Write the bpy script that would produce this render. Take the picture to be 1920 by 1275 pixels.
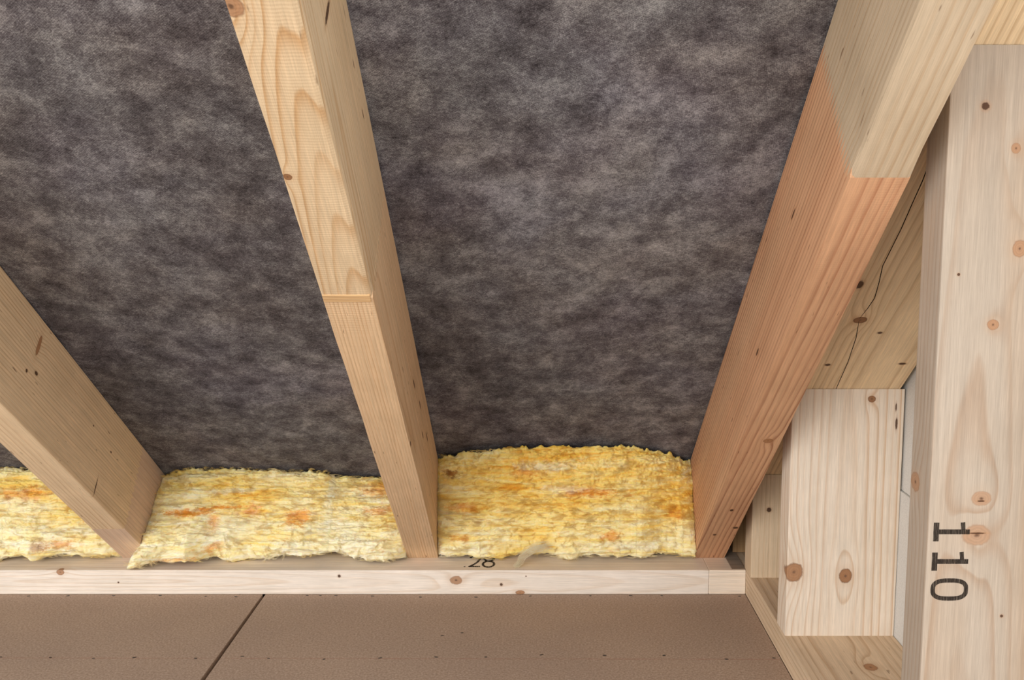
import bpy, bmesh, math, random
import numpy as np
from mathutils import Vector, Matrix, Euler

for o in list(bpy.data.objects): bpy.data.objects.remove(o)
C = bpy.context.scene.collection
SC = bpy.context.scene

# ------------------------------------------------------------------ camera, world, light, exposure
H = 0.8276; PITCH = 0.1257; F_PX = 1860.8; CX = 1003.4
cam = bpy.data.cameras.new('camera'); camo = bpy.data.objects.new('camera', cam); C.objects.link(camo)
camo.location = (0, 0, H); camo.rotation_euler = (math.pi/2 - PITCH, 0, 0)
cam.sensor_fit = 'HORIZONTAL'; cam.sensor_width = 36.0; cam.lens = F_PX*36.0/1920
cam.shift_x = -(CX-960)/1920.0; cam.clip_start = 0.02
SC.camera = camo
w = bpy.data.worlds.new('world'); SC.world = w; w.use_nodes = True
bg = w.node_tree.nodes['Background']; bg.inputs[0].default_value = (0.985, 0.99, 1.0, 1); bg.inputs[1].default_value = 1.4
def area(name, loc, target, sx, sy, power, col):
    l = bpy.data.lights.new(name, 'AREA'); l.shape = 'RECTANGLE'; l.size = sx; l.size_y = sy; l.energy = power; l.color = col
    o = bpy.data.objects.new(name, l); C.objects.link(o); o.location = loc
    o.rotation_euler = (Vector(target)-Vector(loc)).to_track_quat('-Z', 'Y').to_euler(); return o
area('back_left_fill', (-3.0, -4.4, 2.1), (0.1, 1.9, 0.5), 3.6, 2.6, 145, (1.0, 0.99, 0.975))  # added soft fill from behind left, stands for no known window
SC.view_settings.view_transform = 'Standard'; SC.view_settings.look = 'None'
SC.view_settings.exposure = 0.40; SC.view_settings.gamma = 1.0; SC.view_settings.use_curve_mapping = False

# ------------------------------------------------------------------ dimensions (metres)
TP = 0.0545                      # thickness of the wall plates lying on the floor
YP = 2.0937                      # room side of the eave plate
YR = 2.1731                      # where the undersides of the rafters meet the plate
TH = 0.673                       # roof pitch
CT, ST = math.cos(TH), math.sin(TH)
RW = 0.07
RX = {'far': -1.549, 'one': -0.9019, 'two': -0.2546, 'three': 0.3947}
XG, WG, TG = 0.4621, 0.2013, 0.0615
YS_FAR, YS_MID, YS_NEAR = 2.049, 1.7528, 1.1301

# ------------------------------------------------------------------ node helpers
def srgb(r, g, b):
    f = lambda c: (c/12.92 if c <= .04045 else ((c+.055)/1.055)**2.4)
    return (f(r/255), f(g/255), f(b/255), 1)
class G:
    def __init__(s, name):
        s.mat = bpy.data.materials.new(name); s.mat.use_nodes = True
        s.t = s.mat.node_tree; s.n = s.t.nodes; s.b = s.n['Principled BSDF']; s.o = s.n['Material Output']
        s.pos = s.n.new('ShaderNodeTexCoord').outputs['Object']
    def set(s, sock, v):
        if isinstance(v, bpy.types.NodeSocket): s.t.links.new(v, sock)
        elif v is not None: sock.default_value = v
    def m(s, op, a, b=None, c=None, clamp=False):
        n = s.n.new('ShaderNodeMath'); n.operation = op; n.use_clamp = clamp
        for i, v in enumerate((a, b, c)): s.set(n.inputs[i], v)
        return n.outputs[0]
    def v(s, op, a, b=None):
        n = s.n.new('ShaderNodeVectorMath'); n.operation = op
        s.set(n.inputs[0], a); s.set(n.inputs[1], b)
        return n.outputs['Value'] if op in ('LENGTH', 'DOT_PRODUCT') else n.outputs[0]
    def sep(s, a):
        n = s.n.new('ShaderNodeSeparateXYZ'); s.set(n.inputs[0], a); return n.outputs
    def comb(s, x, y, z):
        n = s.n.new('ShaderNodeCombineXYZ')
        for i, v in enumerate((x, y, z)): s.set(n.inputs[i], v)
        return n.outputs[0]
    def noise(s, vec, scale=1, detail=3, rough=.55, dist=0, color=False):
        n = s.n.new('ShaderNodeTexNoise'); s.set(n.inputs['Vector'], vec); n.inputs['Scale'].default_value = scale
        n.inputs['Detail'].default_value = detail; n.inputs['Roughness'].default_value = rough; n.inputs['Distortion'].default_value = dist
        return n.outputs['Color' if color else 'Fac']
    def ramp(s, fac, stops, interp='LINEAR'):
        n = s.n.new('ShaderNodeValToRGB'); s.set(n.inputs[0], fac); e = n.color_ramp.elements; n.color_ramp.interpolation = interp
        while len(e) < len(stops): e.new(.5)
        for i, (p, c) in enumerate(stops):
            e[i].position = p; e[i].color = c if isinstance(c, (tuple, list)) else (c, c, c, 1)
        return n.outputs[0]
    def mix(s, fac, a, b, blend='MIX'):
        n = s.n.new('ShaderNodeMix'); n.data_type = 'RGBA'; n.blend_type = blend
        s.set(n.inputs[0], fac); s.set(n.inputs[6], a); s.set(n.inputs[7], b); return n.outputs[2]
    def mr(s, v, a, b, c=0., d=1., smooth=False):
        n = s.n.new('ShaderNodeMapRange'); n.clamp = True
        if smooth: n.interpolation_type = 'SMOOTHSTEP'
        s.set(n.inputs[0], v)
        for i, x in enumerate((a, b, c, d)): n.inputs[1+i].default_value = x
        return n.outputs[0]
    def bump(s, h, strength, dist):
        n = s.n.new('ShaderNodeBump'); n.inputs['Strength'].default_value = strength; n.inputs['Distance'].default_value = dist
        s.set(n.inputs['Height'], h); s.set(s.b.inputs['Normal'], n.outputs[0])
    def done(s, col, rough=.7, spec=.25):
        s.set(s.b.inputs['Base Color'], col); s.set(s.b.inputs['Roughness'], rough)
        s.b.inputs['Specular IOR Level'].default_value = spec
        return s.mat

def wood(name, light, dark, axis=1, pith=(.0, .12), freq=110, warp=.02, wscale=5, tilt=0., knots=(), contrast=.6,
         alt=None, altmix=.5, fleck=.0, saw=.0, seed=0., spots=(), fine=.2, tiltb=0.):
    """sawn softwood: growth rings round an off-centre pith, bent round the knots
    knots: (centre xyz, radii xyz, tone 0 light..1 dark)   spots: small dark knots / pitch marks"""
    g = G(name); p = g.pos
    x, y, z = g.sep(p); ax = [x, y, z]
    L = ax[axis]; a, b = [ax[i] for i in range(3) if i != axis]
    q = g.comb(g.m('ADD', a, seed), g.m('MULTIPLY_ADD', L, .16, seed*1.7), g.m('ADD', b, seed*.6))
    wn = g.noise(q, wscale, 2, .5, color=True); wx, wy, wz = g.sep(wn)
    wn2 = g.noise(g.comb(a, g.m('MULTIPLY', L, .1), b), 38, 2, .5)
    ra = g.m('ADD', g.m('MULTIPLY_ADD', g.m('SUBTRACT', wx, .5), warp*2, g.m('SUBTRACT', a, pith[0])), g.m('MULTIPLY', L, tilt))
    rb = g.m('ADD', g.m('MULTIPLY_ADD', g.m('SUBTRACT', wy, .5), warp*2, g.m('SUBTRACT', b, pith[1])), g.m('MULTIPLY', L, tiltb))
    r = g.m('SQRT', g.m('ADD', g.m('MULTIPLY', ra, ra), g.m('MULTIPLY', rb, rb)))
    r = g.m('MULTIPLY_ADD', wn2, .004, r)
    kcols = []
    for i, (kc, kr, tone) in enumerate(knots):
        kv = g.v('SUBTRACT', p, tuple(kc))
        d = g.v('LENGTH', g.v('MULTIPLY', kv, tuple(1/k for k in kr)))
        kr2 = list(kr); kr2[axis] *= 2.0
        d2 = g.v('LENGTH', g.v('MULTIPLY', kv, tuple(1/(k*1.9) for k in kr2)))
        e = g.m('POWER', 2.718, g.m('MULTIPLY', g.m('MULTIPLY', d2, d2), -1.0))
        r = g.m('MULTIPLY_ADD', e, min(kr)*1.25 if i % 2 == 0 else -min(kr)*1.25, r)
        kcols.append((d, tone))
    rr = g.m('MULTIPLY', r, freq)
    fr = g.m('FRACT', rr)
    prof = g.ramp(fr, [(0, .14), (.3, .06), (.62, .26), (.84, .85), (.9, 1.), (.95, .7), (1, .14)])
    var = g.noise(g.comb(g.m('FLOOR', rr), 0., seed), .73, 0)
    prof = g.m('MULTIPLY', prof, g.mr(var, .3, .7, .5, 1.2))
    patch = g.noise(g.comb(a, g.m('MULTIPLY', L, .25), g.m('ADD', b, 3.1+seed)), 7, 3, .5)
    prof = g.m('MULTIPLY', prof, g.mr(patch, .32, .66, .6, 1.1))
    c = g.mix(g.m('MULTIPLY', prof, contrast), light, dark)
    if alt:
        an = g.noise(g.comb(g.m('ADD', a, 1.3+seed), g.m('MULTIPLY', L, .12), b), 10, 2, .5)
        c = g.mix(g.m('MULTIPLY', g.mr(an, .42, .62, 0, 1, True), altmix), c, alt)
    fib = g.noise(g.comb(g.m('MULTIPLY', a, 900), g.m('MULTIPLY', L, 22), g.m('MULTIPLY', b, 900)), 1, 3, .6)
    fibm = g.noise(g.comb(g.m('MULTIPLY', a, 210), g.m('MULTIPLY', L, 3), g.m('MULTIPLY', b, 210)), 1, 2, .6)
    c = g.mix(1., c, g.ramp(fib, [(.25, 1-fine), (.75, 1+fine*.3)]), 'MULTIPLY')
    c = g.mix(1., c, g.ramp(fibm, [(.25, 1-fine*.7), (.75, 1+fine*.2)]), 'MULTIPLY')
    bl = g.noise(p, 9, 4, .6)
    c = g.mix(1., c, g.ramp(bl, [(.3, (.93, .915, .89, 1)), (.7, (1.03, 1.02, 1.01, 1))]), 'MULTIPLY')
    if fleck:
        fl = g.noise(g.comb(g.m('MULTIPLY', a, 170), g.m('MULTIPLY', L, 26), g.m('MULTIPLY', b, 170)), 1, 1, .5)
        c = g.mix(g.mr(fl, .735, .78, 0, fleck), c, srgb(96, 60, 34))
    kn = g.noise(p, 260, 3, .6); kn2 = g.noise(p, 70, 2, .5)
    for d, tone in kcols:
        dd = g.m('MULTIPLY_ADD', g.m('SUBTRACT', kn2, .5), .4, g.m('MULTIPLY_ADD', g.m('SUBTRACT', kn, .5), .25, d))
        ringk = g.m('SINE', g.m('MULTIPLY', dd, 21))
        col = [srgb(178, 144, 116), srgb(172, 118, 74), srgb(98, 64, 42)]
        k_ = tone*2; lo = col[int(min(k_, 1.))]; hi = col[int(min(k_, 1.))+1]; t_ = k_-int(min(k_, 1.))
        bc = tuple(lo[i]*(1-t_)+hi[i]*t_ for i in range(3))+(1,)
        body = g.mix(g.m('MULTIPLY_ADD', ringk, .14, .16), bc, tuple(v*.55 for v in bc[:3])+(1,))
        body = g.mix(g.mr(dd, .30, .05), body, srgb(92, 58, 38))
        c = g.mix(g.mr(dd, 2.6, .8, 0, .05+.35*tone, True), c, srgb(196, 150, 106))
        c = g.mix(g.mr(dd, 1.12, .86, 0, .9, True), c, body)
        edge = g.mr(g.m('ABSOLUTE', g.m('SUBTRACT', dd, .95)), .16, .02, 0, .03+.8*tone)
        c = g.mix(edge, c, srgb(104, 64, 38))
    for sc_, sr in spots:
        kv = g.v('SUBTRACT', p, tuple(sc_))
        d = g.v('LENGTH', g.v('MULTIPLY', kv, tuple(1/k for k in sr)))
        d = g.m('MULTIPLY_ADD', g.m('SUBTRACT', kn, .5), .6, d)
        c = g.mix(g.mr(d, 1.9, .9, 0, .3, True), c, srgb(176, 126, 82))
        c = g.mix(g.mr(d, 1.05, .75, 0, .92), c, srgb(72, 44, 28))
    hgt = g.m('MULTIPLY_ADD', fib, .35, g.m('MULTIPLY', prof, -.35))
    if saw:
        sw = g.m('SINE', g.m('MULTIPLY_ADD', L, 2*math.pi/.0045, g.m('MULTIPLY', wn2, 5)))
        sw = g.m('MULTIPLY', sw, g.mr(patch, .38, .62, .15, 1))
        hgt = g.m('MULTIPLY_ADD', sw, saw, hgt)
    g.bump(hgt, .35, .0012)
    return g.done(c, g.mr(fib, .3, .7, .62, .8), .22)

# ------------------------------------------------------------------ object helpers
def link(name, me, mat=None, parent=None, loc=None):
    o = bpy.data.objects.new(name, me); C.objects.link(o)
    if mat and me and not me.materials: me.materials.append(mat)
    if parent: o.parent = parent
    if loc: o.location = loc
    return o
def tag(o, label=None, cat=None, group=None, kind=None):
    if label: o['label'] = label
    if cat: o['category'] = cat
    if group: o['group'] = group
    if kind: o['kind'] = kind
    return o
def empty(name, loc=(0, 0, 0), rot=(0, 0, 0)):
    o = bpy.data.objects.new(name, None); C.objects.link(o); o.location = loc; o.rotation_euler = rot; o.empty_display_size = .05; return o
def mesh_of(bm, name='mesh'):
    bmesh.ops.recalc_face_normals(bm, faces=bm.faces)
    me = bpy.data.meshes.new(name); bm.to_mesh(me); bm.free(); return me
def box_bm(x0, x1, y0, y1, z0, z1, bev=.0015):
    bm = bmesh.new(); bmesh.ops.create_cube(bm, size=1)
    for v in bm.verts:
        v.co = Vector((x0+(v.co.x+.5)*(x1-x0), y0+(v.co.y+.5)*(y1-y0), z0+(v.co.z+.5)*(z1-z0)))
    if bev: bmesh.ops.bevel(bm, geom=bm.edges[:], offset=bev, segments=2, profile=.6, affect='EDGES')
    return bm
def prism(profile, x0, x1):
    """closed (y, z) outline pushed from x0 to x1"""
    bm = bmesh.new()
    A = [bm.verts.new((x0, y, z)) for y, z in profile]; B = [bm.verts.new((x1, y, z)) for y, z in profile]
    bm.faces.new(A); bm.faces.new(B[::-1]); n = len(A)
    for i in range(n): bm.faces.new((A[i], B[i], B[(i+1) % n], A[(i+1) % n]))
    return bm
def strip_mesh(pts, width, z, up=Vector((0, 0, 1))):
    """thin raised ribbon through pts (x, y) with a closed cross-section"""
    bm = bmesh.new(); rows = []
    for i, (x, y) in enumerate(pts):
        a = Vector(pts[max(0, i-1)]); b = Vector(pts[min(len(pts)-1, i+1)]); t = (b-a).normalized(); n = Vector((-t.y, t.x))
        wd = width*(.35 if i in (0, len(pts)-1) else 1)
        l = Vector((x, y))+n*wd/2; r = Vector((x, y))-n*wd/2
        rows.append([bm.verts.new((l.x, l.y, z)), bm.verts.new((x, y, z-.0004)), bm.verts.new((r.x, r.y, z)), bm.verts.new((x, y, z+.0006))])
    for A, B in zip(rows, rows[1:]):
        for k in range(4): bm.faces.new((A[k], B[k], B[(k+1) % 4], A[(k+1) % 4]))
    bm.faces.new(rows[0]); bm.faces.new(rows[-1][::-1])
    return mesh_of(bm)

# ------------------------------------------------------------------ floor
g = G('fibreboard')
x, y, z = g.sep(g.pos)
n1 = g.noise(g.pos, 260, 4, .75); n2 = g.noise(g.pos, 3.2, 3, .55); n3 = g.noise(g.comb(g.m('MULTIPLY', x, 60), g.m('MULTIPLY', y, 420), 0.), 1, 3, .7)
c = g.ramp(n1, [(.28, srgb(140, 119, 102)), (.5, srgb(176, 153, 134)), (.74, srgb(204, 183, 165))])
c = g.mix(1., c, g.ramp(n2, [(.3, (.93, .92, .92, 1)), (.7, (1.05, 1.04, 1.02, 1))]), 'MULTIPLY')
c = g.mix(.5, c, g.ramp(n3, [(.3, (.86, .85, .84, 1)), (.7, (1.1, 1.1, 1.1, 1))]), 'MULTIPLY')
ln = g.mr(g.m('ABSOLUTE', g.m('SUBTRACT', g.m('MULTIPLY_ADD', x, .004, y), 1.7735)), .0017, .0006, 0, .42)
ln = g.m('MULTIPLY', ln, g.mr(g.noise(g.comb(g.m('MULTIPLY', x, 9), 0., 0.), 1, 3, .7), .35, .6, .15, 1))
c = g.mix(ln, c, srgb(158, 72, 52))
g.bump(n1, .25, .0006); M_BOARD = g.done(c, .85, .15)
g = G('board_core'); M_CORE = g.done(g.ramp(g.noise(g.pos, 200, 3), [(.3, srgb(58, 42, 30)), (.7, srgb(92, 70, 52))]), .9, .1)
g = G('dark_steel'); M_STEEL = g.done(g.ramp(g.noise(g.pos, 900, 2), [(.3, srgb(30, 25, 22)), (.7, srgb(70, 58, 50))]), .55, .4)

floor = empty('floor'); tag(floor, 'brown fibreboard floor with rows of staples and one open joint', kind='structure')
def quad_slab(name, pts, z0, z1, mat, parent):
    bm = bmesh.new(); A = [bm.verts.new((*p, z0)) for p in pts]; B = [bm.verts.new((*p, z1)) for p in pts]
    bm.faces.new(A[::-1]); bm.faces.new(B)
    for i in range(4): bm.faces.new((A[i], A[(i+1) % 4], B[(i+1) % 4], B[i]))
    bmesh.ops.recalc_face_normals(bm, faces=bm.faces)
    bmesh.ops.bevel(bm, geom=bm.edges[:], offset=.0005, segments=1, affect='EDGES')
    return link(name, mesh_of(bm), mat, parent)
pL = quad_slab('floor_panel', [(-3.2, -1.), (-.6135, -1.), (-.5985, 2.0934), (-3.2, 2.0934)], -.018, 0, M_BOARD, floor)
pR = quad_slab('floor_panel', [(-.589, -1.), (.4618, -1.), (.4618, 2.0934), (-.5925, 2.0934)], -.018, 0, M_BOARD, floor)
link('subfloor', mesh_of(box_bm(-3.2, .75, -1., 2.5, -.05, -.0185, .002)), M_CORE, floor)
def staple_mesh(seed):
    rnd = random.Random(seed); bm = bmesh.new(); n = 8; top = []; bot = []
    for i in range(n):
        a = 2*math.pi*i/n; k = rnd.uniform(.75, 1.2)
        bot.append(bm.verts.new((.0042*k*math.cos(a), .0021*k*math.sin(a), -.001)))
        top.append(bm.verts.new((.0036*k*math.cos(a), .0017*k*math.sin(a), .0007)))
    bm.faces.new(top)
    for i in range(n): bm.faces.new((bot[i], bot[(i+1) % n], top[(i+1) % n], top[i]))
    return mesh_of(bm, 'staple')
STM = [staple_mesh(i) for i in range(3)]
for m_ in STM: m_.materials.append(M_STEEL)
ST_A = [(-1.007, 1.781), (-.913, 1.779), (-.83, 1.775), (-.755, 1.779), (-.638, 1.775), (-.553, 1.784), (-.501, 1.775), (-.396, 1.772), (-.292, 1.777), (-.187, 1.781), (-.093, 1.781), (.012, 1.791), (.131, 1.788), (.244, 1.788), (.359, 1.772), (.449, 1.777), (-1.12, 1.778), (-1.21, 1.776)]
ST_B = [(-1.108, 2.083), (-1.022, 2.084), (-.923, 2.085), (-.821, 2.086), (-.72, 2.081), (-.653, 2.079), (-.499, 2.086), (-.47, 2.086), (-.436, 2.085), (-.356, 2.083), (-.25, 2.076), (-.129, 2.076), (-.011, 2.083), (.121, 2.084), (.209, 2.085), (.277, 2.085), (.447, 2.082), (-.184, 1.877), (-.146, 1.89), (-1.2, 2.084)]
rnd = random.Random(4)
for i, (sx, sy) in enumerate(ST_A+ST_B):
    o = link('staple', STM[i % 3], None, pL if sx < -.595 else pR, (sx, sy, 0)); k = rnd.uniform(.7, 1.05)
    o.rotation_euler.z = rnd.uniform(-.4, .5); o.scale = (k, k, 1)

# ------------------------------------------------------------------ roof underlay (the ceiling of the bays)
def fade(t): return t*t*t*(t*(t*6-15)+10)
def vnoise(x, y, seed=0):
    xi = np.floor(x).astype(np.int64); yi = np.floor(y).astype(np.int64); xf = fade(x-xi); yf = fade(y-yi)
    def hsh(a, b):
        n = (a*374761393+b*668265263+seed*1442695041) & 0xffffffff
        n = ((n ^ (n >> 13))*1274126177) & 0xffffffff
        return ((n ^ (n >> 16)) & 0xffff)/65535.0
    a = hsh(xi, yi); b = hsh(xi+1, yi); c_ = hsh(xi, yi+1); d = hsh(xi+1, yi+1)
    return (a*(1-xf)+b*xf)*(1-yf)+(c_*(1-xf)+d*xf)*yf-.5
def fbm(x, y, seed=0, oct=4, gain=.5):
    s = 0; amp = 1
    for i in range(oct): s = s+amp*vnoise(x*2**i+i*17.3, y*2**i+i*9.1, seed+i); amp *= gain
    return s
def grid_mesh(P, name='mesh', wrap=False):
    nu, nv = P.shape[:2]; idx = np.arange(nu*nv).reshape(nu, nv)
    if wrap:
        a = idx[:-1]; b = idx[1:]
        f = np.stack([a, b, np.roll(b, -1, 1), np.roll(a, -1, 1)], -1).reshape(-1, 4)
    else: f = np.stack([idx[:-1, :-1], idx[1:, :-1], idx[1:, 1:], idx[:-1, 1:]], -1).reshape(-1, 4)
    return P.reshape(-1, 3), f
def np_mesh(name, V, Fq, extra=()):
    me = bpy.data.meshes.new(name); me.vertices.add(len(V)); me.vertices.foreach_set('co', np.ascontiguousarray(V, dtype=np.float32).ravel())
    k = Fq.shape[1]; nl = Fq.size
    me.loops.add(nl); me.loops.foreach_set('vertex_index', np.ascontiguousarray(Fq, dtype=np.int32).ravel())
    me.polygons.add(len(Fq)); me.polygons.foreach_set('loop_start', np.arange(0, nl, k, dtype=np.int32)); me.polygons.foreach_set('loop_total', np.full(len(Fq), k, np.int32))
    me.update(calc_edges=True); me.validate(); return me
def mem_z(X): return np.interp(X, [-3.2, -.25, .36, .7], [.1885, .1885, .2085, .2085])

g = G('roof_underlay')
x, y, z = g.sep(g.pos)
q1 = g.noise(g.pos, 3.2, 4, .62); q2 = g.noise(g.pos, 22, 9, .74, .12)
rot = g.comb(g.m('ADD', g.m('MULTIPLY', x, 110), g.m('MULTIPLY', y, 40)), g.m('SUBTRACT', g.m('MULTIPLY', y, 330), g.m('MULTIPLY', x, 90)), 0.)
fibn = g.noise(rot, 1, 4, .75, .6)
rot2 = g.comb(g.m('SUBTRACT', g.m('MULTIPLY', x, 90), g.m('MULTIPLY', y, 90)), g.m('ADD', g.m('MULTIPLY', y, 330), g.m('MULTIPLY', x, 260)), 3.)
fib2 = g.noise(rot2, 1, 4, .75, .9)
fine = g.noise(g.pos, 500, 3, .8)
tone = g.m('ADD', g.m('MULTIPLY', q1, .26), g.m('ADD', g.m('MULTIPLY', q2, .74), g.m('ADD', g.m('MULTIPLY', fibn, .3), g.m('ADD', g.m('MULTIPLY', fib2, .3), g.m('MULTIPLY', fine, .5)))))
tone = g.m('SUBTRACT', tone, .292)
wv = g.m('SINE', g.m('ADD', g.m('MULTIPLY', x, 1500), g.m('MULTIPLY', y, 1900)))
wv2 = g.m('SINE', g.m('SUBTRACT', g.m('MULTIPLY', x, 2300), g.m('MULTIPLY', y, 700)))
tone = g.m('ADD', tone, g.m('ADD', g.m('MULTIPLY', wv, .02), g.m('MULTIPLY', wv2, .012)))
c = g.ramp(tone, [(.53, srgb(46, 42, 44)), (.65, srgb(75, 71, 73)), (.76, srgb(102, 99, 101)), (.86, srgb(136, 135, 135)), (1., srgb(176, 174, 172))])
hue = g.noise(g.pos, 4.3, 3, .6, color=True)
hr, hg_, hb = g.sep(hue)
c = g.mix(g.mr(hr, .42, .66, 0, .45), c, g.mix(1., c, (1.09, .98, .88, 1), 'MULTIPLY'))
c = g.mix(g.mr(hg_, .45, .7, 0, .5), c, g.mix(1., c, (1.0, .97, 1.12, 1), 'MULTIPLY'))
g.bump(tone, .35, .003); M_UNDER = g.done(c, .95, .1)
nu, nv = 260, 240
U, Vv = np.meshgrid(np.linspace(-3.2, .67, nu), np.linspace(-2.16, .22, nv), indexing='ij')
sag = .004*fbm(U*5, Vv*4, 5, 3)+.0015*fbm(U*30, Vv*24, 9, 2)
P = np.stack([U, Vv, mem_z(U)+.004+sag], -1)
V1, F1 = grid_mesh(P); P2 = P.copy(); P2[..., 2] += .008
V2, F2 = grid_mesh(P2)
me = np_mesh('ceiling', np.concatenate([V1, V2]), np.concatenate([F1[:, ::-1], F2+len(V1)]))
for p_ in me.polygons: p_.use_smooth = True
ceil = link('ceiling', me, M_UNDER, None, (0, YR, TP)); ceil.rotation_euler = (-TH, 0, 0)
tag(ceil, 'mottled dark grey felt roof underlay stretched above the rafters', kind='structure')

# ------------------------------------------------------------------ gable wall sheathing and added light-blocking board at the eave
g = G('grey_sheathing'); n1 = g.noise(g.pos, 320, 4, .7); n2 = g.noise(g.pos, 4, 3)
c = g.ramp(n1, [(.3, srgb(206, 204, 198)), (.7, srgb(228, 226, 220))]); c = g.mix(1., c, g.ramp(n2, [(.3, (.93, .95, .98, 1)), (.7, (1.04, 1.02, 1., 1))]), 'MULTIPLY')
g.bump(n1, .2, .0004); M_SHEATH = g.done(c, .8, .2)
wr = empty('wall_right', (XG+WG, 0, 0)); tag(wr, 'grey sheathing boards on the outside of the gable studs', kind='structure')
link('sheathing_panel', mesh_of(box_bm(.0005, .0125, .85, 2.42, -.018, .329)), M_SHEATH, wr)
link('sheathing_panel', mesh_of(box_bm(.0035, .0155, .85, 2.42, .3305, 1.35)), M_SHEATH, wr)
M_DARKWOOD = wood('light_block_wood', srgb(150, 116, 80), srgb(110, 80, 52), 0, (.1, .15), 90)
wb = link('eave_light_block', mesh_of(box_bm(-3.2, .675, 2.43, 2.45, -.05, .20)), M_DARKWOOD); tag(wb, 'added unseen board blocking light behind the insulation', kind='structure')  # unseen board, added to stop light leaking in behind the batts

# ------------------------------------------------------------------ rafters
ROT = (-TH, 0, 0)
def zig(y0, depth, n, amp, first=1):
    out = []
    for i in range(n+1): out.append((y0+(amp/2 if (i+first) % 2 else -amp/2), depth*i/n))
    out[0] = (y0, 0); out[-1] = (y0, depth); return out
def seat(depth):    # bird's mouth over the plate, local (y down-slope, z outward)
    t = .2
    return [(0.0005, 0.0005), (t*CT, t*ST), (t*CT, depth)]
def rafter_part(name, prof, mat, parent, w=RW, bev=(.002, .002), seed=0, jit=.0006, zoff=0.):
    bm = prism(prof, -w/2, w/2)
    ys = [p[0] for p in prof]
    for k in range(1, 40):
        yk = min(ys)+.03+k*.085
        if yk > min(max(ys)-.05, -.03): break
        bmesh.ops.bisect_plane(bm, geom=bm.verts[:]+bm.edges[:]+bm.faces[:], plane_co=(0, yk, 0), plane_no=(0, 1, 0))
    for side, b_ in zip((-1, 1), bev):
        es = [e for e in bm.edges if all(abs(v.co.z) < 1e-5 and abs(v.co.x-side*w/2) < 1e-5 for v in e.verts) and abs(e.verts[0].co.y-e.verts[1].co.y) > 1e-4]
        if es and b_: bmesh.ops.bevel(bm, geom=es, offset=b_, segments=2, profile=.55, affect='EDGES')
    for v in bm.verts:
        if v.co.z < .012 and abs(v.co.x) < w/2+.001:
            s = 1 if v.co.x > 0 else -1
            k = float(vnoise(np.array(v.co.y*14.), np.array(seed*7.1+s), seed))
            v.co.x -= s*abs(k)*jit*2 if abs(v.co.x) > w*.2 else 0
    o = link(name, mesh_of(bm), mat, parent); o.location.z = zoff
    return o
TOP = -2.15
def rafter(name, X, depth, label):
    e = empty(name, (X, YR, TP), ROT); tag(e, label, 'rafter', 'roof rafters standing on the eave plate'); return e

SPR_L, SPR_D = srgb(226, 194, 154), srgb(190, 142, 92)
# leftmost visible rafter, with a short finger-jointed foot
M_R1 = wood('spruce_tan', srgb(246, 220, 182), srgb(200, 156, 112), 1, (.02, -.03), 150, .014, 4, .004,
            knots=[((.036, -.6955, .1439), (.012, .0055, .019), .4)], contrast=.62, fleck=.7, saw=.12, seed=2.1,
            spots=[((.036, -.7091, .0858), (.01, .004, .0034)), ((.036, -.6784, .098), (.01, .006, .004)), ((.036, -.43, .12), (.01, .003, .0016)), ((.036, -.33, .11), (.01, .004, .002)),
                   ((.036, -.3585, .0215), (.01, .0022, .019))])
M_R1F = wood('spruce_foot', srgb(236, 208, 182), srgb(206, 166, 134), 1, (.1, .2), 120, .01, 4, contrast=.35, seed=5)
r1 = rafter('rafter', RX['one'], .189, 'tan wooden rafter at the left, its foot behind a tuft of insulation')
J = -.1828
rafter_part('upper_length', [(TOP, 0)]+zig(J, .189, 26, .012)+[(TOP, .189)], M_R1, r1, bev=(.002, .003), seed=1)
rafter_part('lower_length', zig(J, .189, 26, .012)[::-1]+seat(.189), M_R1F, r1, bev=(.002, .003), seed=2)
# middle rafter
M_R2U = wood('spruce_cream', srgb(232, 207, 170), srgb(200, 152, 98), 1, (.018, -.07), 135, .012, 5, -.004, tiltb=.085,
             knots=[((-.0301, -1.5505, -.001), (.0125, .013, .03), .3), ((-.0287, -1.3087, 0), (.0048, .0052, .02), .75)], contrast=.62, fleck=.5, saw=.16, seed=7.7, alt=srgb(238, 204, 160), altmix=.35,
             spots=[((.036, -1.465, .092), (.008, .005, .021)), ((.036, -1.33, .16), (.006, .008, .0016)), ((.036, -1.25, .155), (.006, .01, .0018))])
M_R2L = wood('spruce_striped', srgb(240, 208, 168), srgb(204, 154, 104), 1, (-.09, .03), 190, .008, 4, .004, contrast=.7, fleck=.9, saw=.3, seed=3.4,
             spots=[((.036, -.60, .12), (.006, .018, .0035)), ((.036, -.5, .13), (.006, .02, .003)), ((.036, -.43, .1), (.006, .015, .003)), ((.036, -.36, .13), (.006, .022, .003)), ((.034, -.585, .008), (.006, .007, .004))])
r2 = rafter('rafter', RX['two'], .1875, 'pale wooden rafter between the two wide bays, a round knot near its top')
J = -1.061
rafter_part('upper_length', [(TOP, 0)]+zig(J, .1875, 24, .014)+[(TOP, .1875)], M_R2U, r2, bev=(.003, .0075), seed=3, jit=.0012)
rafter_part('lower_length', zig(J, .1875, 24, .014)[::-1]+seat(.1875), M_R2L, r2, bev=(.0025, .005), seed=4, jit=.0015)
M_SLIV = wood('end_grain_strip', srgb(232, 194, 144), srgb(196, 144, 92), 0, (.0, .06), 160, .02, 12, contrast=.8, seed=9)
bm = box_bm(-.0335, .031, J-.007, J+.009, -.0014, .002, .0006); link('joint_strip', mesh_of(bm), M_SLIV, r2)['label'] = 'narrow wavy strip of exposed joint fingers'
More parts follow.
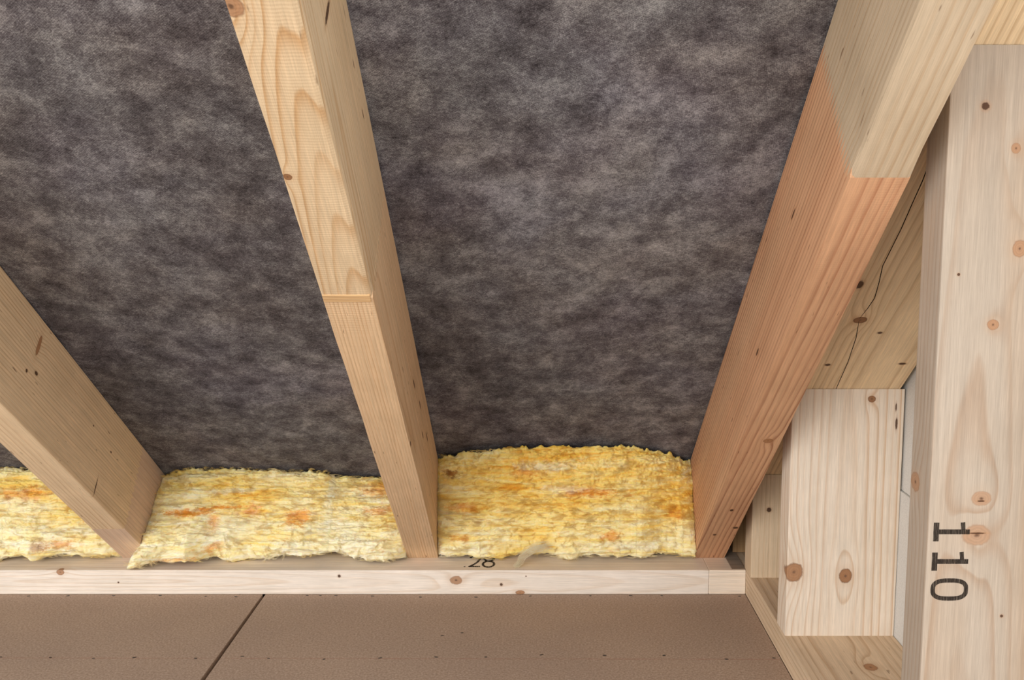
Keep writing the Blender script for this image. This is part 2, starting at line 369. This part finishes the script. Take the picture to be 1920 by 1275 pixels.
# right rafter: red-brown lower length, cream upper length
M_R3U = wood('spruce_bleached', srgb(208, 188, 160), srgb(184, 148, 108), 1, (-.06, -.05), 105, .014, 3.5, .006, contrast=.55, fleck=.6, saw=.1, seed=11.3)
M_R3L = wood('larch_red', srgb(232, 186, 146), srgb(156, 96, 64), 1, (-.085, -.06), 112, .012, 4, .03,
             knots=[((.0113, -.6118, 0), (.0078, .0085, .02), .45)], contrast=1., fleck=.8, saw=.1, seed=6.2, alt=srgb(212, 152, 112), altmix=.3,
             spots=[((.0028, -.2883, 0), (.004, .006, .01)), ((.0275, -.1891, 0), (.006, .006, .01)), ((-.01, -.1476, 0), (.004, .005, .01)), ((-.036, -1.09, .12), (.008, .014, .0022)), ((-.036, -.7997, .0691), (.008, .012, .003))])
r3 = rafter('rafter', RX['three'], .208, 'two-tone rafter at the right, reddish lower length and cream upper length')
J = -1.3077
rafter_part('upper_length', [(TOP, 0)]+zig(J, .208, 48, .028)+[(TOP, .208)], M_R3U, r3, bev=(.006, .002), seed=5, jit=.002)['label'] = 'cream upper length'
rafter_part('lower_length', zig(J, .208, 48, .028)[::-1]+seat(.208), M_R3L, r3, bev=(.0045, .002), seed=6, jit=.0008)['label'] = 'reddish brown lower length'
# one more rafter just outside the left edge of the photograph
r0 = rafter('rafter', RX['far'], .189, 'farthest left rafter, beyond the partly seen insulation')
rafter_part('upper_length', [(TOP, 0)]+zig(J, .189, 26, .012)+[(TOP, .189)], M_R2U, r0, seed=8)
rafter_part('lower_length', zig(J, .189, 26, .012)[::-1]+seat(.189), M_R1, r0, seed=9)

# ------------------------------------------------------------------ eave plate
g = G('ink')
st = g.noise(g.comb(g.m('MULTIPLY', g.sep(g.pos)[0], 900), g.m('MULTIPLY', g.sep(g.pos)[2], 40), g.m('MULTIPLY', g.sep(g.pos)[1], 30)), 1, 3, .7)
g.done(srgb(58, 50, 44), .8, .1)
tr = g.n.new('ShaderNodeBsdfTransparent'); mx = g.n.new('ShaderNodeMixShader')
g.t.links.new(g.mr(st, .4, .62, .95, .12), mx.inputs[0]); g.t.links.new(tr.outputs[0], mx.inputs[1]); g.t.links.new(g.b.outputs[0], mx.inputs[2]); g.t.links.new(mx.outputs[0], g.o.inputs[0])
M_INK = g.mat
def stroke(bm, pts, wd, place, t=.00025, closed=False):
    """a pen stroke of width wd through 2-D pts, put in space by place(u, v, lift)"""
    n = len(pts); rows = []
    for i in range(n):
        a = Vector(pts[(i-1) % n] if closed else pts[max(0, i-1)]); b = Vector(pts[(i+1) % n] if closed else pts[min(n-1, i+1)])
        tt = (b-a).normalized(); nn = Vector((-tt.y, tt.x)); p_ = Vector(pts[i]); ww = wd[i] if isinstance(wd, list) else wd
        l, r_ = p_+nn*ww/2, p_-nn*ww/2
        rows.append([bm.verts.new(place(l.x, l.y, t)), bm.verts.new(place(r_.x, r_.y, t)), bm.verts.new(place(r_.x, r_.y, 0)), bm.verts.new(place(l.x, l.y, 0))])
    for i in range(n if closed else n-1):
        A, B = rows[i], rows[(i+1) % n]
        for k in range(4): bm.faces.new((A[k], B[k], B[(k+1) % 4], A[(k+1) % 4]))
    if not closed: bm.faces.new(rows[0]); bm.faces.new(rows[-1][::-1])

plate = empty('eave_plate', (0, YP, 0)); tag(plate, 'long pale timber plate lying along the eave under the insulation', 'timber plate')
def pk(x, z, r, rz=None): return ((x, -.001, z), (r, .02, rz or r*.75))
M_PL = wood('spruce_white', srgb(248, 236, 222), srgb(224, 196, 166), 0, (-.035, .028), 120, .010, 3.5, .035,
            knots=[(*pk(-.1736, .0318, .013), .25), (*pk(-1.0406, .0501, .0085), .35), (*pk(-.0332, .004, .01, .005), .45)], contrast=.55, seed=1.2,
            spots=[pk(-.0742, .0221, .0035, .0035), pk(-.4296, .0416, .0036, .0036), pk(-.9144, .027, .0022, .002), pk(-.02, .041, .0018)])
M_PL2 = wood('spruce_white_end', srgb(248, 232, 212), srgb(224, 194, 160), 0, (.2, .1), 150, .008, 3, contrast=.4, seed=4.4)
link('long_length', mesh_of(box_bm(-3.2, .3808, 0, .27, 0, TP, .0016)), M_PL, plate)
link('short_length', mesh_of(box_bm(.3812, XG-.0004, 0.0002, .27, 0, TP, .0016)), M_PL2, plate)
M_SHIM = wood('weathered_shim', srgb(168, 150, 132), srgb(120, 102, 86), 0, (.1, .3), 160, .006, 4, contrast=.5, seed=8)
link('thin_strip', mesh_of(box_bm(.4318, XG-.0008, .003, .2, TP, TP+.0016, .0005)), M_SHIM, plate)['label'] = 'thin greyish strip on the corner of the plate'
bm = bmesh.new()
put = lambda u, v, t: (-.1475+u, .020+v*1.5, TP+t)
two = [(.001+.022*math.cos(a)*.5+.0105, .037+.011*math.sin(a)) for a in np.linspace(math.pi*.95, -.25, 9)]+[(.0195, .024), (.012, .012), (.001, .001)]
stroke(bm, two, 0.0052, put); stroke(bm, [(-.001, .0022), (.0255, .0022)], .0044, put)
stroke(bm, [(.0435+.0125*math.cos(a), .0125+.0125*math.sin(a)) for a in np.linspace(0, 2*math.pi, 25)[:-1]], 0.0052, put, closed=True)
stroke(bm, [(.0435+.0105*math.cos(a), .0365+.0115*math.sin(a)) for a in np.linspace(0, 2*math.pi, 25)[:-1]], 0.0052, put, closed=True)
stroke(bm, [(-.0105, .001), (-.007, .002)], .003, put)
link('printed_number', mesh_of(bm), M_INK, plate)['label'] = 'black printed number 28'

# ------------------------------------------------------------------ gable wall: sill, studs, sloping plate, corner post
M_SILL = wood('spruce_sill', srgb(230, 206, 176), srgb(182, 144, 106), 1, (.09, -.06), 130, .014, 4, .0,
              knots=[((.1151, 1.6246-.2, TP), (.011, .013, .02), .4)], contrast=.62, seed=13.1, fleck=.5)
sill = link('gable_sill', mesh_of(box_bm(0, WG, 0, 2.16, 0, TP, .0018)), M_SILL, None, (XG, .2, 0))
tag(sill, 'wooden sill plate on the floor carrying the gable studs', 'timber plate')

GP_OFF = .101
def under_z(Y):     # height of the underside of the sloping gable plate above a given Y (world)
    # plane through (YR, TP)+n*off with normal n
    return TP+(GP_OFF-(Y-YR)*ST)/CT
def stud(name, ys, mat, label, bev=.0022):
    z0 = under_z(ys+TG)-TP-.0012; z1 = under_z(ys)-TP-.0012
    bm = prism([(0, 0), (TG, 0), (TG, z0), (0, z1)], 0, WG)
    bmesh.ops.recalc_face_normals(bm, faces=bm.faces)
    es = [e for e in bm.edges if abs(e.verts[0].co.z-e.verts[1].co.z) > .1]
    bmesh.ops.bevel(bm, geom=es, offset=bev, segments=2, profile=.55, affect='EDGES')
    o = link(name, mesh_of(bm), mat, None, (XG, ys, TP)); tag(o, label, 'wall stud', 'gable wall studs'); return o
def sk(X, Z, rx, rz=None, tone=.3): return ((X-XG, -.001, Z-TP), (rx, .03, rz or rx), tone)
def ss(X, Z, r): return ((X-XG, -.001, Z-TP), (r, .01, r))
M_S1 = wood('spruce_pale', srgb(190, 176, 160), srgb(164, 132, 104), 2, (.05, -.085), 105, .011, 3.5, .012, tiltb=.03,
            knots=[sk(.5388, .9014, .0052, .006, .2), sk(.5498, .7894, .0085, .0095, .2), sk(.5246, .7024, .0066, .006, .25), sk(.5227, .4975, .0118, .009, .05), sk(.5195, .4536, .0165, .0125, .05),
                   ((0, .045, .5056-TP), (.03, .013, .012), .15)], contrast=.55, seed=2.9, alt=srgb(184, 156, 128), altmix=.4,
            spots=[ss(.5021, .9476, .0046), ss(.5549, .3539, .002), ss(.482, .76, .0018), ((.0575, -.001, .4556-TP), (.0105, .01, .0011)), ((.0605, -.001, .4945-TP), (.005, .01, .0011))])
s_near = stud('wall_stud', YS_NEAR, M_S1, 'broad pale wall stud nearest the right edge, printed with 110')
M_S2 = wood('spruce_flamed', srgb(248, 234, 216), srgb(216, 178, 140), 2, (.105, -.05), 100, .009, 3.2, .0, tiltb=.012,
            knots=[sk(.4745, .1767, .0165, .017, .4), sk(.5693, .1696, .0118, .0135, .6), sk(.6042, .4996, .0068, .006, .7)], contrast=.75, seed=8.3,
            spots=[((.188, -.001, .40), (.0022, .008, .012)), ((.186, -.001, .43), (.0014, .008, .008))])
s_mid = stud('wall_stud', YS_MID, M_S2, 'wall stud with two orange knots near its foot, standing on the sill')
M_S3 = wood('spruce_plain', srgb(232, 208, 176), srgb(196, 160, 120), 2, (.2, -.1), 120, .01, 3.5, contrast=.45, seed=5.5, spots=[ss(.4976, .2045, .0055)])
s_far = stud('wall_stud', YS_FAR, M_S3, 'short wall stud half hidden in the corner behind the reddish rafter')
# number on the near stud: reads downwards, glyph tops to the right
bm = bmesh.new(); put = lambda u, v, t: (u, -t, v-TP)
for (b0, b1, c0, c1, f0, f1) in (((.0065, .013), (.4458, .4685), (.0125, .0492), (.4544, .4603), (.039, .0442), (.4600, .4688)),
                                 ((.0064, .0129), (.4099, .4321), (.0124, .0493), (.4184, .424), (.0395, .0443), (.4238, .4328))):
    stroke(bm, [((b0[0]+b0[1])/2, b1[0]), ((b0[0]+b0[1])/2, b1[1])], b0[1]-b0[0], put)
    stroke(bm, [(c0[0], (c1[0]+c1[1])/2), (c0[1], (c1[0]+c1[1])/2)], c1[1]-c1[0], put)
    stroke(bm, [((f0[0]+f0[1])/2, f1[0]), ((f0[0]+f0[1])/2-.001, f1[1])], f0[1]-f0[0], put)
cxo, czo = (.0064+.0512)/2, (.3727+.4007)/2; ax_, bx_ = (.0512-.0064)/2-.0026, (.4007-.3727)/2-.0028
zero = []; wds = []
for a in np.linspace(0, 2*math.pi, 41)[:-1]:
    ca, sa = math.cos(a), math.sin(a); k = .72
    zero.append((cxo+ax_*math.copysign(abs(ca)**k, ca), czo+bx_*math.copysign(abs(sa)**k, sa))); wds.append(.0052)
stroke(bm, zero, wds, put, closed=True)
link('printed_number', mesh_of(bm), M_INK, s_near)['label'] = 'black printed number 110 turned on its side'

M_GP = wood('spruce_brown', srgb(252, 226, 186), srgb(198, 156, 110), 1, (.13, .02), 120, .016, 4, .01,
            knots=[((.0564, -.846, .1), (.0105, .009, .02), .75)], contrast=.6, seed=3.9,
            spots=[((.0994, -.8072, .1), (.0045, .0035, .01)), ((.0406, -.7027, .1), (.0055, .004, .01)), ((.1677, -.7064, .1), (.007, .004, .01)), ((.0279, -.9449, .1), (.006, .011, .01))])
gp = empty('gable_plate', (XG, YR, TP), ROT); tag(gp, 'sloping brown timber with a long drying crack above the gable studs', 'timber plate')
bm = box_bm(0, .1935, -2.15, -.15, GP_OFF, .2075, .002); link('timber', mesh_of(bm), M_GP, gp)
g = G('crack_shadow'); M_CRACK = g.done(srgb(30, 19, 12), .95, .05)
crack = [(.0396, -1.2251), (.0432, -1.1839), (.0452, -1.13), (.0474, -1.0822), (.0478, -1.03), (.0481, -.9932), (.0555, -.95), (.061, -.9087), (.0585, -.88), (.0542, -.8507)]
link('drying_crack', strip_mesh([(.036, -1.3)]+crack, .0014, GP_OFF-.0001), M_CRACK, gp)
link('drying_crack', strip_mesh([(.0552, -.843), (.0605, -.815), (.0649, -.7906), (.0729, -.7119), (.075, -.665), (.0769, -.6264), (.079, -.58)], .0013, GP_OFF-.0001), M_CRACK, gp)
M_CP = wood('spruce_corner', srgb(176, 140, 98), srgb(132, 96, 60), 2, (.1, .2), 170, .006, 4, contrast=.6, seed=6.6)
cp = link('corner_post', mesh_of(box_bm(0, .14, 0, .06, 0, .105)), M_CP, None, (.4545, 2.205, TP+.0018))
tag(cp, 'short dark timber post behind the foot of the reddish rafter', 'post')

# ------------------------------------------------------------------ insulation batts
def batt_material(name, shift, blobs, seed, thin=False):
    g = G(name); x, y, z = g.sep(g.pos)
    q = g.comb(g.m('MULTIPLY_ADD', x, 8, seed), g.m('MULTIPLY', y, 22), g.m('MULTIPLY', z, 70))
    n1 = g.noise(q, 1, 6, .6, .7)
    n2 = g.noise(g.comb(g.m('MULTIPLY_ADD', x, 5, seed), g.m('MULTIPLY', y, 9), g.m('MULTIPLY', z, 12)), 1, 4, .6, .4)
    n3 = g.noise(g.comb(g.m('MULTIPLY', x, 70), g.m('MULTIPLY', y, 300), g.m('MULTIPLY', z, 560)), 1, 4, .7, .8)
    n4 = g.noise(g.pos, 420, 3, .7)
    f = g.m('ADD', g.m('MULTIPLY', n1, .55), g.m('ADD', g.m('MULTIPLY', n2, .42), g.m('ADD', g.m('MULTIPLY', n3, .16), g.m('MULTIPLY', n4, .08))))
    f = g.m('ADD', g.m('ADD', f, .05), g.mr(z, .07, .2, shift+.085, shift-.035))
    c = g.ramp(f, [(.43, srgb(228, 160, 56)), (.52, srgb(247, 199, 90)), (.61, srgb(252, 219, 130)), (.70, srgb(254, 232, 170)), (.82, srgb(255, 244, 212))])
    o1 = g.noise(g.comb(g.m('MULTIPLY_ADD', x, 24, seed*2), g.m('MULTIPLY', y, 60), g.m('MULTIPLY', z, 75)), 1, 4, .65, .6)
    c = g.mix(g.mr(o1, .62, .76, 0, .6), c, srgb(226, 148, 48))
    gr = g.noise(g.comb(g.m('MULTIPLY_ADD', x, 16, seed*3), g.m('MULTIPLY', y, 80), g.m('MULTIPLY', z, 130)), 1, 5, .7, .8)
    c = g.mix(g.mr(gr, .66, .76, 0, .35), c, srgb(206, 170, 126))
    wob = g.noise(g.pos, 55, 3, .6)
    for (bx, bz, rx, rz, s_, col) in blobs:
        d = g.v('LENGTH', g.v('MULTIPLY', g.v('SUBTRACT', g.comb(x, 0., z), (bx, 0, bz)), (1/rx, 0, 1/rz)))
        d = g.m('MULTIPLY_ADD', g.m('SUBTRACT', wob, .5), 3.0, d)
        d = g.m('MULTIPLY_ADD', g.m('SUBTRACT', n3, .5), 3.2, d)
        c = g.mix(g.mr(d, 1.5, .2, 0, s_, True), c, col)
    g.set(g.b.inputs['Subsurface Weight'], 0. if thin else .55); g.b.inputs['Subsurface Radius'].default_value = (1., .75, .3); g.b.inputs['Subsurface Scale'].default_value = .011
    g.bump(g.m('ADD', n3, n4), .3, .0015)
    g.done(c, .95, .05)
    if not thin: return g.mat
    tl = g.n.new('ShaderNodeBsdfTranslucent'); g.set(tl.inputs[0], g.mix(.35, c, srgb(255, 236, 170))); mx = g.n.new('ShaderNodeMixShader'); mx.inputs[0].default_value = .1
    g.t.links.new(g.b.outputs[0], mx.inputs[1]); g.t.links.new(tl.outputs[0], mx.inputs[2]); g.t.links.new(mx.outputs[0], g.o.inputs[0])
    return g.mat
OR, BR, PA = srgb(232, 154, 54), srgb(164, 104, 48), srgb(253, 244, 214)

def chaikin(pts, it=3):
    for _ in range(it):
        out = []
        for i in range(len(pts)):
            a = pts[i]; b = pts[(i+1) % len(pts)]
            out += [a*.75+b*.25, a*.25+b*.75]
        pts = out
    return pts
NV = 330
def batt(name, x0, x1, bottom, top, seed, args, label, rag_lo=0., nx=None, strands=15000, spill=0.):
    mat = batt_material(*args); fmat = batt_material(args[0]+'_fibre', args[1]-.01, args[2], args[3], True)
    nx = nx or int((x1-x0)/.00135)
    xs = np.linspace(x0, x1, nx)
    bX, bY = zip(*bottom); tX, tS = zip(*top)
    rows = np.zeros((nx, NV, 3)); nrm = np.zeros((nx, NV, 3)); face = np.zeros((nx, NV)); arc = np.zeros((nx, NV))
    rs = np.random.RandomState(seed)
    for i, X in enumerate(xs):
        yb = np.interp(X, bX, bY)-.014; s = np.interp(X, tX, tS); d = float(mem_z(X))-.001
        Y = lambda s_: YR+d*ST-CT*s_
        Z = lambda s_: TP+d*CT+ST*s_
        yt, zt = Y(s), Z(s); zb = TP+.004
        edge = min(X-x0, x1-X); rnd_ = .012*max(0, 1-edge/.02)**2
        poly = [(2.335, zb+.002), (2.24, zb), (yb+.012, zb+.001), (yb-.004+rnd_, zb+.014), (yb-.004+rnd_, zb+.045), (yb*.62+yt*.38-.006+rnd_, zb+(zt-zb)*.42), (yb*.3+yt*.7-.006+rnd_, zb+(zt-zb)*.74), (yt+rnd_, zt-.012), (yt+.012+rnd_, zt-.010), (Y(s-.08), Z(s-.08)-.004), (Y(-.075), Z(-.075)-.004)]
        pc = np.array(chaikin([np.array(p_) for p_ in poly], 3))
        pc = np.vstack([pc, pc[:1]]); seg = np.linalg.norm(np.diff(pc, axis=0), axis=1); cum = np.r_[0, np.cumsum(seg)]
        # denser sampling on the visible face
        mid = .5*(pc[1:, 0]+pc[:-1, 0]); wgt = seg*np.where(mid < max(yb, yt)+.03, 1., .22); cw = np.r_[0, np.cumsum(wgt)]
        tt = np.interp(np.linspace(0, cw[-1], NV, endpoint=False), cw, cum)
        py = np.interp(tt, cum, pc[:, 0]); pz = np.interp(tt, cum, pc[:, 1])
        rows[i, :, 0] = X; rows[i, :, 1] = py; rows[i, :, 2] = pz; arc[i] = tt
    dy = np.roll(rows[..., 1], -3, 1)-np.roll(rows[..., 1], 3, 1); dz = np.roll(rows[..., 2], -3, 1)-np.roll(rows[..., 2], 3, 1)
    ln = np.sqrt(dy*dy+dz*dz)+1e-9
    nY, nZ = -dz/ln, dy/ln
    # outward = away from the wedge centre
    cy, cz = 2.255, .14
    sgn = np.sign(nY*(rows[..., 1]-cy)+nZ*(rows[..., 2]-cz)); nY *= sgn; nZ *= sgn
    Xg, A = rows[..., 0], rows[..., 1]*.4+rows[..., 2]
    zrel = np.clip((rows[..., 2]-TP)/.22, 0, 1); front = np.clip((2.30-rows[..., 1])/.06, 0, 1)
    low = np.clip(1-zrel*2.2, 0, 1)
    disp = .011*(.5+.8*low)*fbm(Xg*15, A*24, seed, 3)+.0062*fbm(Xg*7+2*fbm(Xg*11, A*11, seed+9, 2), A*95, seed+20, 3)
    rid = 1-np.abs(2*fbm(Xg*12+.8*fbm(Xg*30, A*30, seed+3, 2), A*70, seed+40, 2))
    disp += .0042*(rid-.7)*(1-.4*low)
    vr = 1-np.abs(2*fbm(Xg*26, A*6, seed+44, 2)); disp += .004*(vr-.7)*(1-low)
    disp += (1-.55*low)*(.0045*fbm(Xg*50, A*260, seed+60, 3)+.003*fbm(Xg*240, A*420, seed+80, 2))
    lob = np.abs(fbm(Xg*13+fbm(Xg*9, A*9, seed+5, 2), A*22, seed+90, 3)); disp += .022*low*(.17-lob)
    tuft = np.clip((zrel-.82)*6, 0, 1)
    disp += tuft*.0075*fbm(Xg*95, A*130, seed+70, 3)
    disp *= .15+.85*front
    rows[..., 1] += nY*disp; rows[..., 2] += nZ*disp
    rows[..., 0] += .003*front*fbm(A*60, Xg*20, seed+33, 3)
    dn = (rows[..., 1]-YR)*ST+(rows[..., 2]-TP)*CT
    over = np.maximum(dn-(mem_z(Xg)+.0015), 0); rows[..., 1] -= over*ST; rows[..., 2] -= over*CT
    rows[..., 2] = np.maximum(rows[..., 2], TP+.0008)
    if spill:      # lowest corner squeezed out sideways under the rafter foot
        k = np.clip(1.25-(Xg-x0)/.09, 0, 1)*np.clip(1-(rows[..., 2]-TP)/.055, 0, 1)*front*np.clip((YR-.012-rows[..., 1]-(rows[..., 2]-TP)/.75)/.02, 0, 1)
        rows[..., 0] -= k*spill
    V, Fq = grid_mesh(rows, wrap=True)
    caps = []
    # end caps as fans round the row centres
    c0 = rows[0].mean(0); c1 = rows[-1].mean(0); nV = len(V); V = np.vstack([V, c0, c1])
    me = bpy.data.meshes.new(name)
    faces_t = []
    i0 = np.arange(NV); i1 = (nx-1)*NV+np.arange(NV)
    q0 = np.stack([i0, np.roll(i0, -1), np.full(NV, nV), np.full(NV, nV)], -1); q1_ = np.stack([np.roll(i1, -1), i1, np.full(NV, nV+1), np.full(NV, nV+1)], -1)
    me = np_tri(name, V, Fq, np.vstack([q0[:, :3], q1_[:, :3]]))
    me.polygons.foreach_set('use_smooth', np.ones(len(me.polygons), bool))
    o = link(name, me, mat); tag(o, label, 'insulation', 'mineral wool batts in the eave')
    fib = fibres(rows, nY, nZ, xs, seed, strands, mat, zrel, front)
    f_ = link('loose_fibres', fib, fmat, o); f_['kind'] = 'stuff'; f_['label'] = 'fine loose wool fibres'
    for w_ in WISP:
        f_ = link('wisp', w_, batt_material('wool_wisp', .2, [], 2., True), o); f_['kind'] = 'stuff'; f_['label'] = 'pale wisp of wool hanging over the plate'
    WISP.clear()
    return o
def np_tri(name, V, Fq, Ft):
    me = bpy.data.meshes.new(name); me.vertices.add(len(V)); me.vertices.foreach_set('co', np.ascontiguousarray(V, dtype=np.float32).ravel())
    loops = np.concatenate([Fq.ravel(), Ft.ravel()]).astype(np.int32); me.loops.add(len(loops)); me.loops.foreach_set('vertex_index', loops)
    tot = np.concatenate([np.full(len(Fq), 4), np.full(len(Ft), 3)]).astype(np.int32); st_ = np.concatenate([[0], np.cumsum(tot)[:-1]]).astype(np.int32)
    me.polygons.add(len(tot)); me.polygons.foreach_set('loop_start', st_); me.polygons.foreach_set('loop_total', tot)
    me.update(calc_edges=True); me.validate()
    bm = bmesh.new(); bm.from_mesh(me); bmesh.ops.recalc_face_normals(bm, faces=bm.faces); bm.to_mesh(me); bm.free()
    return me
WISP = []
def fibres(rows, nY, nZ, xs, seed, count, mat, zrel, front):
    """wool locks: bundles of curved strands that share a root and a direction"""
    rs = np.random.RandomState(seed+500); per = 9; nl = count//per; count = nl*per
    ok = np.argwhere((front > .5) & (nY < .8))
    pick = ok[rs.randint(0, len(ok), nl)]; i, j = np.repeat(pick[:, 0], per), np.repeat(pick[:, 1], per)
    rep_ = lambda a_: np.repeat(a_, per)
    n = np.stack([np.zeros(count), nY[i, j], nZ[i, j]], -1)
    tz = np.stack([np.zeros(count), -nZ[i, j], nY[i, j]], -1); tx = np.tile([1., 0, 0], (count, 1))
    zz = zrel[i, j]; top = zz > .8; lowm = zz < .3
    ang = rep_(rs.normal(0, .3, nl))+np.where(lowm, rep_(rs.normal(0, 1., nl)), 0)+np.where(top, rep_(rs.normal(0, 1., nl)), 0)+rs.normal(0, .16, count)
    d = tx*np.cos(ang)[:, None]+tz*np.sin(ang)[:, None]; d *= np.where(rep_(rs.rand(nl)) < .5, -1, 1)[:, None]
    L = rep_(rs.uniform(.007, .03, nl))*rs.uniform(.6, 1.1, count)*np.where(top, .55, 1)*np.where(lowm, .7, 1)
    S = 6; t = np.linspace(0, 1, S)
    curl = rep_(rs.normal(0, .35, nl))+rs.normal(0, .12, count); side = np.cross(n, d)
    p0 = rows[i, j]+side*rs.normal(0, .0012, count)[:, None]+d*rs.normal(0, .003, count)[:, None]
    lift = rep_(rs.uniform(.0, .0028, nl))+rs.uniform(0, .0012, count)+np.where(top, rep_(rs.uniform(0, .005, nl)), 0)
    cl = p0[:, None]+d[:, None]*t[None, :, None]*L[:, None, None]+side[:, None]*(curl*L)[:, None, None]*(t*t)[None, :, None]+n[:, None]*(lift[:, None]*np.sin(t*math.pi*.85+.12)[None])[..., None]
    cl += rs.normal(0, .00025, cl.shape)
    dn = (cl[..., 1]-YR)*ST+(cl[..., 2]-TP)*CT; over = np.maximum(dn-.189, 0); cl[..., 1] -= over*ST; cl[..., 2] -= over*CT
    cl[..., 2] = np.maximum(cl[..., 2], TP+.0006)
    cl[..., 0] = np.clip(cl[..., 0], rows[..., 0].min()+.0005, rows[..., 0].max()-.0005)
    rad = rs.uniform(.00014, .0004, count)[:, None]*np.linspace(1, .3, S)[None]
    if seed == 11:                               # the wisp hanging over the front of the plate
        m_ = 70; base = np.array([(.024, 2.126, .098), (.004, 2.119, .097), (-.017, 2.115, .090), (-.031, 2.113, .077), (-.036, 2.111, .064), (-.043, 2.106, .058)])
        wv_ = base[None]+rs.normal(0, 1, (m_, 1, 3))*np.array([.006, .003, .0035])*np.linspace(1.3, .5, S)[None, :, None]+rs.normal(0, .0012, (m_, S, 3))
        wv_[..., 2] = np.maximum(wv_[..., 2], TP+.001)
        WISP.append(tubes(wv_, np.full((m_, S), .0003), np.tile([0, -1., 0], (m_, 1)), np.tile([0, 0, 1.], (m_, 1)), 'wisp'))
    return tubes(cl, rad, n, side, 'loose_fibres')
def tubes(cl, rad, n, side, nm):
    count, S = cl.shape[:2]; ring = []
    for k in range(3):
        a_ = 2*math.pi*k/3; ring.append(cl+(n[:, None]*math.cos(a_)+side[:, None]*math.sin(a_))*rad[..., None])
    V = np.stack(ring, 2).reshape(-1, 3); base = (np.arange(count)*S*3)[:, None, None]+(np.arange(S-1)*3)[None, :, None]
    k = np.arange(3)[None, None]; k2 = (k+1) % 3
    Fq = np.stack([base+k, base+k2, base+3+k2, base+3+k], -1).reshape(-1, 4)
    me = np_mesh(nm, V, Fq); me.polygons.foreach_set('use_smooth', np.ones(len(me.polygons), bool)); return me

M_B_R = ('wool_golden', -.02, [(.117, .215, .05, .011, .9, OR), (-.185, .255, .018, .008, .9, BR), (-.16, .18, .03, .009, .7, OR), (.315, .16, .018, .012, .7, OR), (.17, .115, .02, .010, .75, OR), (-.02, .26, .03, .008, .6, OR),
                                             (.03, .275, .06, .01, .65, PA), (.06, .225, .045, .01, .55, PA), (-.17, .11, .02, .007, .6, OR), (-.13, .075, .03, .02, .5, PA)], 1.)
batt('insulation_batt', -.2190, .3590, [(-.219, 2.165), (-.173, 2.159), (-.088, 2.163), (-.004, 2.173), (.116, 2.156), (.236, 2.152), (.286, 2.166), (.355, 2.147)],
     [(-.22, .139), (-.17, .17), (-.086, .189), (.066, .195), (.172, .189), (.258, .162), (.311, .133), (.354, .098)], 11, M_B_R,
     'golden wool batt with an arched top between the pale rafter and the reddish rafter')
M_B_M = ('wool_pale', .035, [(-.78, .165, .05, .005, .95, OR), (-.70, .172, .07, .004, .95, OR), (-.645, .16, .022, .007, .9, OR), (-.535, .15, .024, .014, .8, OR), (-.72, .145, .012, .02, .7, OR), (-.72, .095, .018, .012, .75, OR),
                                            (-.66, .13, .06, .03, .5, PA), (-.47, .17, .008, .07, .5, PA), (-.70, .205, .05, .006, .6, PA), (-.36, .2, .04, .012, .6, OR), (-.35, .16, .03, .008, .6, OR), (-.79, .075, .04, .006, .6, OR)], 4.)
batt('insulation_batt', -.8660, -.2905, [(-.866, 2.088), (-.835, 2.092), (-.81, 2.102), (-.765, 2.1), (-.748, 2.118), (-.72, 2.142), (-.676, 2.152), (-.644, 2.163), (-.554, 2.145), (-.46, 2.152), (-.386, 2.142), (-.336, 2.128), (-.291, 2.15)],
     [(-.866, .057), (-.84, .075), (-.785, .093), (-.689, .087), (-.544, .078), (-.484, .069), (-.451, .051), (-.29, .044)], 23, M_B_M,
     'pale yellow wool batt between the tan rafter and the pale rafter, corner spilling forward', spill=.03)
M_B_L = ('wool_left', .03, [(-1.14, .2, .03, .012, .7, OR), (-1.19, .2, .02, .01, .6, OR), (-1.05, .1, .03, .01, .6, OR), (-1.1, .1, .02, .01, .6, BR), (-1.15, .17, .06, .02, .4, PA)], 8.)
batt('insulation_batt', -1.5135, -.9375, [(-1.52, 2.15), (-1.4, 2.14), (-1.198, 2.142), (-1.118, 2.125), (-1.067, 2.142), (-.991, 2.159), (-.938, 2.18)],
     [(-1.52, .07), (-1.35, .1), (-1.222, .098), (-1.181, .085), (-.93, .08)], 37, M_B_L, 'wool batt cut off by the left edge, left of the tan rafter', strands=10000)
